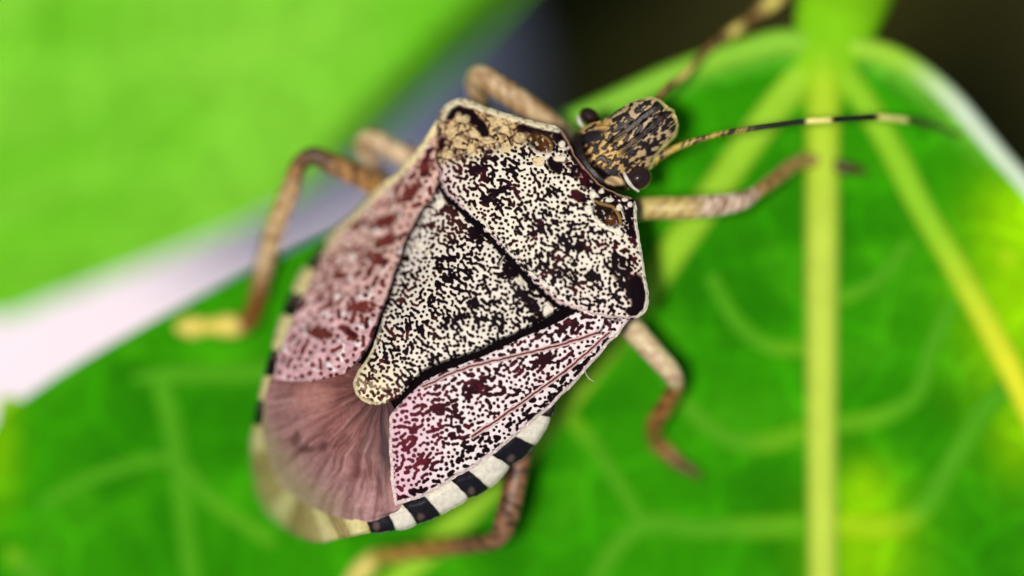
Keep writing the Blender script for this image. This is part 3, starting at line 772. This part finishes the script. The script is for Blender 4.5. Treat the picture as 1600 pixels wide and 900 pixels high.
ME_A = [(424, 590), (470, 580), (520, 572), (556, 566), (585, 590), (612, 630), (626, 660), (628, 720), (632, 780)]
ME_B = [(412, 626), (410, 676), (422, 722), (444, 762), (480, 790), (516, 804), (548, 812), (584, 814), (622, 798)]
def make_membrane():
    px, py = plate_grid(ME_A, ME_B, 200, 130)
    t = np.linspace(0, 1, 200)[:, None] + 0 * px; s = np.linspace(0, 1, 130)[None, :] + 0 * px
    # folds fan out from the tip of the scutellum
    an = np.degrees(np.arctan2(py - 600, px - 600)); r = np.hypot(px - 600, py - 600)
    w = an * 0.16 + 0.9 * fbm(px / 90, py / 90, 111) + r * 0.004
    rid = np.sin(w * 2.2) * sstep(20, 60, r) + 0.6 * np.sin(w * 5.1 + 1) * sstep(150, 40, r)
    col = mixc(lin(156, 98, 88), lin(184, 140, 136), sstep(60, 230, r))
    col = mixc(col, lin(104, 60, 56), np.clip(0.45 * sstep(0.2, 1.2, rid) + 0.8 * sstep(0.1, 0.5, fbm(px / 45, py / 45, 113)) * .5, 0, 1))
    fib = fbm(an * 0.30 + 0.8 * fbm(px / 60, py / 60, 118), r / 90, 117, 3)
    col = mixc(col, lin(92, 48, 42), 0.55 * sstep(-0.1, 0.45, fib)); col = mixc(col, lin(206, 168, 158), 0.35 * sstep(0.15, 0.6, -fib))
    col = mixc(col, lin(40, 22, 22), 0.85 * np.exp(-(r / 72) ** 2))  # shadow around the scutellum's tip, painted into the colour
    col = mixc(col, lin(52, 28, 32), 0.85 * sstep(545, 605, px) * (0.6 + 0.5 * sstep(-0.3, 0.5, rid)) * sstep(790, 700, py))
    col = mixc(col, lin(190, 168, 128), 0.75 * sstep(0.72, 1.0, s) * sstep(0.85, 0.5, t))
    col = mixc(col, lin(188, 132, 118), 0.6 * ell(px, py, 490, 620, 26, 24, 0, .6))
    for a in [(462, 686, 8, 13, 10), (505, 698, 7, 9, 0), (478, 702, 12, 6, 0)]:
        col = mixc(col, lin(84, 44, 42), 0.7 * ell(px, py, *a, soft=.6))
    z = back_z(px, py) - 0.10 + 0.006 * rid + 0.010 * fib - 0.10 * sstep(0.85, 1.0, s)
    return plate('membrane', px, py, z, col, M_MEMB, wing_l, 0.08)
make_membrane()

# ------------------------------------------------------------------ abdomen, thorax and the banded edge
OUT = [(868, 629), (855, 662), (838, 692), (823, 709), (798, 729), (764, 764), (730, 780), (686, 806), (649, 821), (615, 829), (578, 832), (540, 840),
       (492, 847), (446, 825), (412, 790), (396, 745), (392, 695), (399, 645), (409, 602), (421, 555), (433, 510), (450, 466), (470, 427), (494, 392), (520, 362), (552, 333)]
def make_body():
    ring = np.array(OUT[1:] + [(600, 292), (645, 250), (688, 200), (760, 190), (850, 205), (900, 250), (960, 305), (985, 330), (998, 400), (996, 470), (970, 505), (915, 572)], float)
    C = catmull(ring, 140, True)
    cx, cy = 720, 480
    lv = []
    for s in np.linspace(0.02, 0.955, 22):
        px = cx + (C[:, 0] - cx) * s; py = cy + (C[:, 1] - cy) * s
        lv.append(at(px, py, back_z(px, py) - 0.40))
    top_edge = back_z(cx + (C[:, 0] - cx) * .955, cy + (C[:, 1] - cy) * .955) - 0.40
    for s, f in ((0.965, 0.12), (0.95, 0.35), (0.88, 0.65), (0.72, 0.88), (0.5, 0.97), (0.2, 1.0), (0.02, 1.0)):
        px = cx + (C[:, 0] - cx) * s; py = cy + (C[:, 1] - cy) * s
        zb = np.minimum(leaf_z(px, py) + 0.75, top_edge - 0.5)
        lv.append(at(px, py, top_edge * (1 - f) + zb * f))
    V = np.vstack(lv); F = grid_faces(len(lv), 140, True)
    if orient_up(V[:22 * 140], F[:21 * 140]) is not F[:21 * 140]:
        t = F[:21 * 140]; a = V[t[:, 1]] - V[t[:, 0]]; b = V[t[:, 3]] - V[t[:, 0]]
        if (a[:, 0] * b[:, 1] - a[:, 1] * b[:, 0]).sum() < 0: F = F[:, ::-1].copy()
    return new_mesh('body', V, F, M_BODY, bug, BB)
body = make_body()

IVORY = lin(236, 226, 204); BLACK = lin(16, 10, 16); YELLOW = lin(228, 214, 146); OCHRE = lin(186, 164, 104); UMBER = lin(164, 140, 88)
def make_edge():
    n = 900
    C = catmull(OUT, n)
    # where each band ends, given by the nearest spot on the outline
    ends = [((858, 652), BLACK), ((834, 696), IVORY), ((797, 730), BLACK), ((765, 764), IVORY), ((731, 780), BLACK), ((688, 805), IVORY), ((651, 820), BLACK), ((616, 829), IVORY),
            ((579, 832), BLACK), ((545, 838), YELLOW), ((530, 841), UMBER), ((497, 847), YELLOW), ((470, 840), OCHRE), ((446, 825), UMBER), ((414, 792), YELLOW), ((398, 752), OCHRE), ((393, 712), UMBER), ((396, 662), YELLOW), ((403, 625), BLACK),
            ((413, 585), YELLOW), ((424, 545), BLACK), ((440, 490), YELLOW), ((455, 456), BLACK), ((478, 414), YELLOW), ((496, 388), BLACK), ((505, 378), BLACK), ((540, 344), YELLOW)]
    i0 = 0
    T = np.gradient(C, axis=0); T /= np.linalg.norm(T, axis=1)[:, None]
    NI = np.stack([T[:, 1], -T[:, 0]], 1)     # towards the body
    if ((np.array([700, 560]) - C) * NI).sum() < 0: NI = -NI
    for (ex, ey), c in ends:
        i1 = int(np.argmin((C[:, 0] - ex) ** 2 + (C[:, 1] - ey) ** 2))
        if i1 <= i0 + 3: continue
        idx = np.linspace(i0, i1 - 1.0, 30)
        P = np.stack([np.interp(idx, np.arange(n), C[:, k]) for k in (0, 1)], 1)
        N_ = np.stack([np.interp(idx, np.arange(n), NI[:, k]) for k in (0, 1)], 1)
        T_ = np.stack([np.interp(idx, np.arange(n), T[:, k]) for k in (0, 1)], 1)
        s = np.linspace(0, 1, 24)[None, :, None]
        bul = 1.5 * np.sin(np.linspace(0, math.pi, 30))[:, None, None] * (1 - s)
        G = P[:, None, :] + N_[:, None, :] * (s * 62 - bul) + T_[:, None, :] * (s ** 1.4) * (16 if c is not IVORY else 20)
        px, py = G[..., 0], G[..., 1]
        q = np.linspace(0, 1, 30)[:, None] + 0 * px; ss = s[..., 0] + 0 * px
        z = back_z(px, py) - 0.20 - 0.12 * np.exp(-ss / 0.06) - 0.05 * (np.exp(-q / 0.05) + np.exp(-(1 - q) / 0.05))
        z = z - 0.02 * (ss > 0.5)
        col = np.tile(c, px.shape + (1,)) * (0.9 + 0.2 * (fbm(px / 9, py / 9, 121) + .4))[..., None]
        if c is BLACK:
            sp = ell(px, py, ex - T[i1, 0] * 10 + NI[i1, 0] * 9, ey - T[i1, 1] * 10 + NI[i1, 1] * 9, 5, 6, 30, .5)
            col = mixc(col, lin(120, 92, 84), 0.6 * sp)
        else:
            col = mixc(col, lin(60, 48, 38), 0.75 * sstep(0.06, 0.02, ss))
        if c is YELLOW or c is OCHRE or c is UMBER:
            if ex < 560 and ey > 640: col = mixc(np.tile(OCHRE, px.shape + (1,)), col, np.sin(math.pi * q) ** 0.8)
        plate('edge_band', px, py, z, col, M_SEG, body, 0.3)
        i0 = i1
make_edge()

# ------------------------------------------------------------------ head
HEAD_L = [(880, 228), (892, 214), (904, 203), (920, 194), (940, 188), (956, 178), (972, 167), (995, 156), (1014, 152), (1032, 156), (1044, 168)]
HEAD_R = [(930, 296), (955, 298), (975, 297), (990, 290), (1008, 274), (1020, 258), (1028, 240), (1042, 226), (1056, 212), (1060, 196), (1054, 180)]
def head_z(px, py):
    u, v = uv(px, py)
    vc = v + 0.09 * (u - 4.4) - 0.14
    return -0.25 - 0.38 * vc ** 2 - 0.02 * np.maximum(u - 4.6, 0) ** 2 - 0.10 * np.maximum(4.0 - u, 0)
def make_head():
    px, py = plate_grid(HEAD_L, HEAD_R, 170, 130)
    t = np.linspace(0, 1, 170)[:, None] + 0 * px; s = np.linspace(0, 1, 130)[None, :] + 0 * px
    px = px + 10 * sstep(0.8, 1, t) * np.sin(math.pi * s) * 0.5; py = py - 2 * sstep(0.8, 1, t) * np.sin(math.pi * s)
    ol = np.vstack([np.stack([px[:, 0], py[:, 0]], 1)[::4], np.stack([px[-1], py[-1]], 1)[::6], np.stack([px[:, -1], py[:, -1]], 1)[::-4]])
    d = seg_dist(px, py, ol, False)
    # coordinates along / across the head
    ca, sa = 0.80, -0.60
    p = (px - 965) * ca + (py - 230) * sa; q = -(px - 965) * sa + (py - 230) * ca
    worm = fbm(p / 13, q / 6.5, 131, 2)
    pale = sstep(-0.02, 0.13, worm)
    gro = np.minimum(np.abs(q - 9 + 0.05 * p), np.abs(q + 12 + 0.02 * p))     # grooves beside the middle lobe
    groove = sstep(7, 3, gro) * sstep(-12, 6, p)
    pale = pale * (1 - 0.95 * groove)
    mid = sstep(13, 8, np.abs(q + 1)) * sstep(-62, -48, p) * sstep(40, 10, p)
    pale = np.clip(pale * (0.8 + 0.4 * mid) + 0.35 * mid * sstep(-0.25, 0.05, worm), 0, 1)
    collar = np.maximum(sstep(-34, -44, p + 8 * np.cos(q / 22)), 0)
    sideblk = np.maximum(ell(px, py, 950, 280, 34, 13, 24, .3), ell(px, py, 925, 212, 22, 9, -26, .4))
    pale = pale * (1 - np.clip(collar + sideblk, 0, 1))
    lightc = mixc(lin(214, 172, 100), lin(208, 178, 132), sstep(-10, 40, p))
    lightc = lightc * (0.9 + 0.25 * (fbm(px / 7, py / 7, 133) + .4))[..., None]
    col = mixc(lin(26, 15, 16), lightc, pale)
    col = mixc(col, lin(226, 190, 140), ell(px, py, 960, 283, 14, 6.5, 10, .2))
    col = mixc(col, lin(226, 208, 130), sstep(5, 2.5, d) * sstep(990, 1020, px))
    col = mixc(col, lin(216, 170, 90), 0.6 * ell(px, py, 942, 196, 12, 6, -20, .4))
    dm = d / 60
    z = head_z(px, py) - 0.22 * np.exp(-dm / 0.08) + 0.09 * pale - 0.10 * groove - 0.25 * collar
    return plate('head', px, py, z, col, M_HEAD, bug, 0.9)
head = make_head()

def ellipsoid(c, r, axes, n=28, m=18):
    th = np.linspace(0, math.pi, m)[:, None]; ph = np.linspace(0, 2 * math.pi, n, endpoint=False)[None, :]
    L = np.stack([np.sin(th) * np.cos(ph) * r[0], np.sin(th) * np.sin(ph) * r[1], np.cos(th) * r[2] + 0 * ph], -1).reshape(-1, 3)
    V = L @ np.array(axes) + np.array(c)
    F = grid_faces(m, n, True)
    F = F[:, ::-1] if np.linalg.det(np.array(axes)) > 0 else F
    return V, F.copy()
def make_eye(px, py, z, rx, ry, deg, out_deg, rimpts):
    c = at(px, py, z); a = math.radians(deg)
    ax = [(math.cos(a), math.sin(a), 0), (-math.sin(a), math.cos(a), 0), (0, 0, 1)]
    V, F = ellipsoid(c, (rx / 60, ry / 60, 0.34), ax)
    # faceted surface, very slightly uneven
    e = new_mesh('eye', V, F, M_EYE, head, BB)
    P = catmull(np.array(rimpts, float), 24); t = np.linspace(0, 1, 24)
    R = 0.046 * np.sin(np.clip(t * 0.8 + 0.12, 0, 1) * math.pi) ** 0.6 + 0.01
    V, F = sweep(at(P[:, 0], P[:, 1], P[:, 2]), R, 12)
    new_mesh('eye_rim', V, F, M_RIM, head, BB)
make_eye(997, 278, -0.52, 22, 19, 20, 0, [(974, 268, -.40), (979, 279, -.26), (986, 289, -.30), (998, 299, -.46)])
make_eye(921, 182, -1.2, 17, 13, -25, 0, [(903, 182, -1.25), (906, 192, -1.15), (912, 200, -1.2)])

# ------------------------------------------------------------------ antennae and legs
def limb(name, pts, rad, colf, parent, n=120, nseg=18, rough=0.0):
    """one continuous jointed limb: pts (px, py, z) joints, rad in photo spots at each joint"""
    J = np.array([p + (r,) for p, r in zip(pts, rad)], float)
    C = catmull(J, n)
    P = at(C[:, 0], C[:, 1], C[:, 2])
    t = np.linspace(0, 1, n)
    R = np.maximum(C[:, 3], 0.4) / 60
    R[0] *= 0.3; R[-1] *= 0.25; R[-2] *= 0.75
    V, F = sweep(P, R, nseg)
    # slight unevenness of the surface
    k = np.repeat(np.arange(n), nseg); a = np.tile(np.arange(nseg), n)
    bump = 1 + 0.06 * gnoise(k * 0.35, a * 0.7, 141)
    V = P[k] + (V - P[k]) * bump[:, None]
    V2 = np.vstack([V, P[0], P[-1]])
    caps = [[len(V), (i + 1) % nseg, i] for i in range(nseg)] + [[len(V) + 1, (n - 1) * nseg + i, (n - 1) * nseg + (i + 1) % nseg] for i in range(nseg)]
    col = colf(C[k][:, 0], C[k][:, 1], k, a)
    col = np.vstack([col, col[0], col[-1]])
    return new_mesh(name, V2, F.tolist() + caps, M_LIMB, parent, BB, col)

def mottle(c1, c2, seed, sc_=7.0, lo=-0.1, hi=0.25, amt=1.0):
    def f(px, py, k, a):
        return mixc(c1, c2, amt * sstep(lo, hi, fbm(px / sc_ + 1.1 * np.cos(a * 0.349), py / sc_ + 1.1 * np.sin(a * 0.349), seed, 2)))
    return f
TAN = lin(214, 190, 130); BRN = lin(120, 76, 34); DBR = lin(66, 38, 20); PALE = lin(236, 214, 176); STRAW = lin(232, 212, 110)

def zl(px, py, up=0.0): return float(leaf_z(px, py)) + up

def ant_r(px, py, k, a):
    c = mottle(lin(190, 160, 70), lin(40, 28, 16), 151, 6, -0.05, 0.2)(px, py, k, a)
    yl = np.tile(lin(238, 226, 130), (len(px), 1)); bk = np.tile(lin(26, 22, 14), (len(px), 1))
    c = mixc(c, bk, sstep(1158, 1182, px)); c = mixc(c, yl, sstep(1254, 1264, px) * sstep(1302, 1294, px)); c = mixc(c, yl, sstep(1364, 1374, px) * sstep(1420, 1410, px))
    return mixc(c, np.tile(lin(58, 62, 22), (len(px), 1)), sstep(1412, 1424, px))
limb('antenna', [(1010, 262, -1.1), (1024, 249, -1.0), (1050, 234, -.9), (1074, 224, -.8), (1110, 213, -.8), (1148, 205, -.9), (1200, 197, -1.0), (1254, 190, -1.2), (1285, 188, -1.25), (1330, 185, -1.5), (1372, 183, -1.8), (1412, 187, -2.6), (1455, 196, -3.6), (1506, 212, -4.6)],
     [7, 7.5, 6, 5.6, 4.6, 5, 4.8, 5.2, 5, 5.4, 6, 6, 5.5, 3], ant_r, bug, 170, 12)
def ant_l(px, py, k, a):
    c = mottle(lin(150, 110, 60), lin(50, 34, 20), 153, 6)(px, py, k, a)
    yl = lin(238, 216, 110)
    m = np.maximum.reduce([np.exp(-((px - 1065) / 14) ** 2), 0.85 * np.exp(-((px - 1147) / 11) ** 2), np.exp(-((px - 1204) / 14) ** 2)])
    return mixc(c, np.tile(yl, (len(px), 1)), np.clip(m * 1.2, 0, 1))
limb('antenna', [(1012, 170, -1.6), (1030, 150, -2.0), (1046, 134, -2.3), (1066, 120, -3.0), (1086, 98, -3.5), (1105, 78, -4.0), (1146, 49, -4.6), (1172, 29, -5.0), (1206, 4, -5.4), (1240, -25, -5.8)],
     [5, 5.5, 6, 7, 5, 5.5, 9, 7, 12, 6], ant_l, bug, 130, 12)

# right legs
def rf(px, py, k, a):
    c = mottle(lin(206, 184, 108), lin(178, 140, 84), 161, 16)(px, py, k, a)
    c2 = mottle(lin(224, 196, 170), lin(130, 92, 60), 162, 8)(px, py, k, a)
    c = mixc(c, c2, sstep(1070, 1110, px)); c = mixc(c, mottle(lin(186, 150, 90), lin(136, 88, 48), 163, 10)(px, py, k, a), sstep(1165, 1185, px))
    return mixc(c, np.tile(lin(74, 46, 20), (len(px), 1)), sstep(1262, 1300, px))
limb('leg', [(950, 345, -2.4), (1000, 327, -2.0), (1060, 325, -1.9), (1120, 321, -2.0), (1158, 314, -2.15), (1178, 303, -2.4), (1205, 284, -3.0), (1236, 260, -3.8), (1258, 250, -4.3), (1286, 254, -4.7), (1322, 262, zl(1322, 262, .30)), (1356, 268, zl(1356, 268, .18))],
     [16, 18, 19, 18, 16, 12, 12, 12, 12, 10, 11, 5], rf, bug)
def rm(px, py, k, a):
    c = mottle(lin(222, 200, 150), lin(196, 160, 130), 165, 12)(px, py, k, a)
    c = mixc(c, mottle(lin(170, 116, 60), lin(110, 62, 30), 166, 9)(px, py, k, a), sstep(588, 604, py))
    return mixc(c, np.tile(lin(92, 50, 18), (len(px), 1)), sstep(705, 730, py))
limb('leg', [(940, 455, -2.6), (985, 510, -2.3), (1020, 550, -2.2), (1050, 584, -2.3), (1056, 602, -2.7), (1042, 630, -3.4), (1022, 664, -4.2), (1022, 684, zl(1022, 684, .3)), (1050, 714, zl(1050, 714, .22)), (1096, 746, zl(1096, 746, .16))],
     [16, 19, 18, 16, 13, 14, 14, 13, 13, 6], rm, bug)
def rh(px, py, k, a):
    c = mottle(lin(146, 104, 72), lin(62, 38, 26), 168, 8)(px, py, k, a)
    c = mixc(c, mottle(lin(178, 144, 64), lin(130, 92, 40), 169, 16)(px, py, k, a), sstep(740, 690, px))
    return mixc(c, np.tile(lin(224, 204, 100), (len(px), 1)), sstep(610, 580, px))
limb('leg', [(836, 640, -2.6), (818, 700, -2.3), (806, 750, -2.2), (790, 815, -2.4), (776, 842, -2.7), (748, 850, -3.2), (690, 856, -4.0), (620, 866, -4.9), (588, 872, zl(588, 872, .3)), (560, 898, zl(560, 898, .22)), (530, 940, zl(530, 940, .14))],
     [15, 16, 18, 19, 16, 14, 15, 15, 16, 17, 7], rh, bug)
# left legs
def lh(px, py, k, a):
    c = mottle(lin(178, 132, 74), lin(92, 60, 32), 171, 9)(px, py, k, a)
    knee = np.exp(-(((px - 490) / 26) ** 2 + ((py - 246) / 22) ** 2))
    c = mixc(c, np.tile(lin(70, 44, 30), (len(px), 1)), np.clip(knee, 0, 1) * .9)
    tib = mottle(lin(216, 184, 136), lin(158, 116, 66), 172, 14)(px, py, k, a)
    c = mixc(c, tib, sstep(466, 452, px) * sstep(255, 285, py))
    c = mixc(c, np.tile(lin(128, 76, 30), (len(px), 1)), sstep(400, 470, py))
    return mixc(c, np.tile(lin(238, 214, 96), (len(px), 1)), sstep(386, 368, px) * sstep(470, 490, py))
limb('leg', [(655, 335, -4.0), (600, 298, -3.6), (560, 275, -3.3), (520, 257, -3.1), (488, 243, -3.0), (468, 256, -3.1), (452, 300, -3.5), (432, 350, -4.0), (412, 420, -4.8), (398, 478, -5.5), (384, 506, zl(384, 506, .42)), (352, 509, zl(352, 509, .34)), (330, 510, zl(330, 510, .26)), (302, 511, zl(302, 511, .3)), (272, 512, zl(272, 512, .2))],
     [16, 18, 18, 17, 14, 13, 16, 17, 16, 15, 15, 19, 12, 18, 8], lh, bug, 150)
lmf = mottle(lin(226, 196, 150), lin(150, 108, 72), 174, 16)
limb('leg', [(700, 290, -4.2), (655, 252, -4.2), (615, 236, -4.3), (578, 216, -4.4), (566, 224, -4.7), (585, 262, -5.0), (625, 310, -5.2), (650, 335, zl(650, 335, .22)), (690, 372, zl(690, 372, .15))],
     [14, 17, 17, 15, 13, 12, 12, 11, 5], lmf, bug)
lff = mottle(lin(214, 184, 138), lin(164, 124, 78), 176, 14)
limb('leg', [(905, 235, -3.0), (860, 195, -2.7), (815, 160, -2.5), (775, 134, -2.5), (748, 118, -2.6), (740, 128, -2.9), (752, 170, -3.6), (775, 220, -4.4), (795, 255, zl(795, 255, .22)), (830, 300, zl(830, 300, .15))],
     [16, 19, 19, 19, 17, 14, 13, 12, 11, 5], lff, bug)

# two stray bristles on the shell
def bristle(pts, parent):
    C = catmull(np.array(pts, float), 20)
    V, F = sweep(at(C[:, 0], C[:, 1], C[:, 2]), np.linspace(0.016, 0.006, 20), 8)
    new_mesh('bristle', V, F, M_RIM, parent, BB)
bristle([(914, 578, -0.1), (916, 585, 0.15), (921, 592, 0.25), (928, 596, 0.2)], wing_r)
bristle([(788, 400, 0.4), (783, 408, 0.6), (779, 416, 0.68)], wing_r)
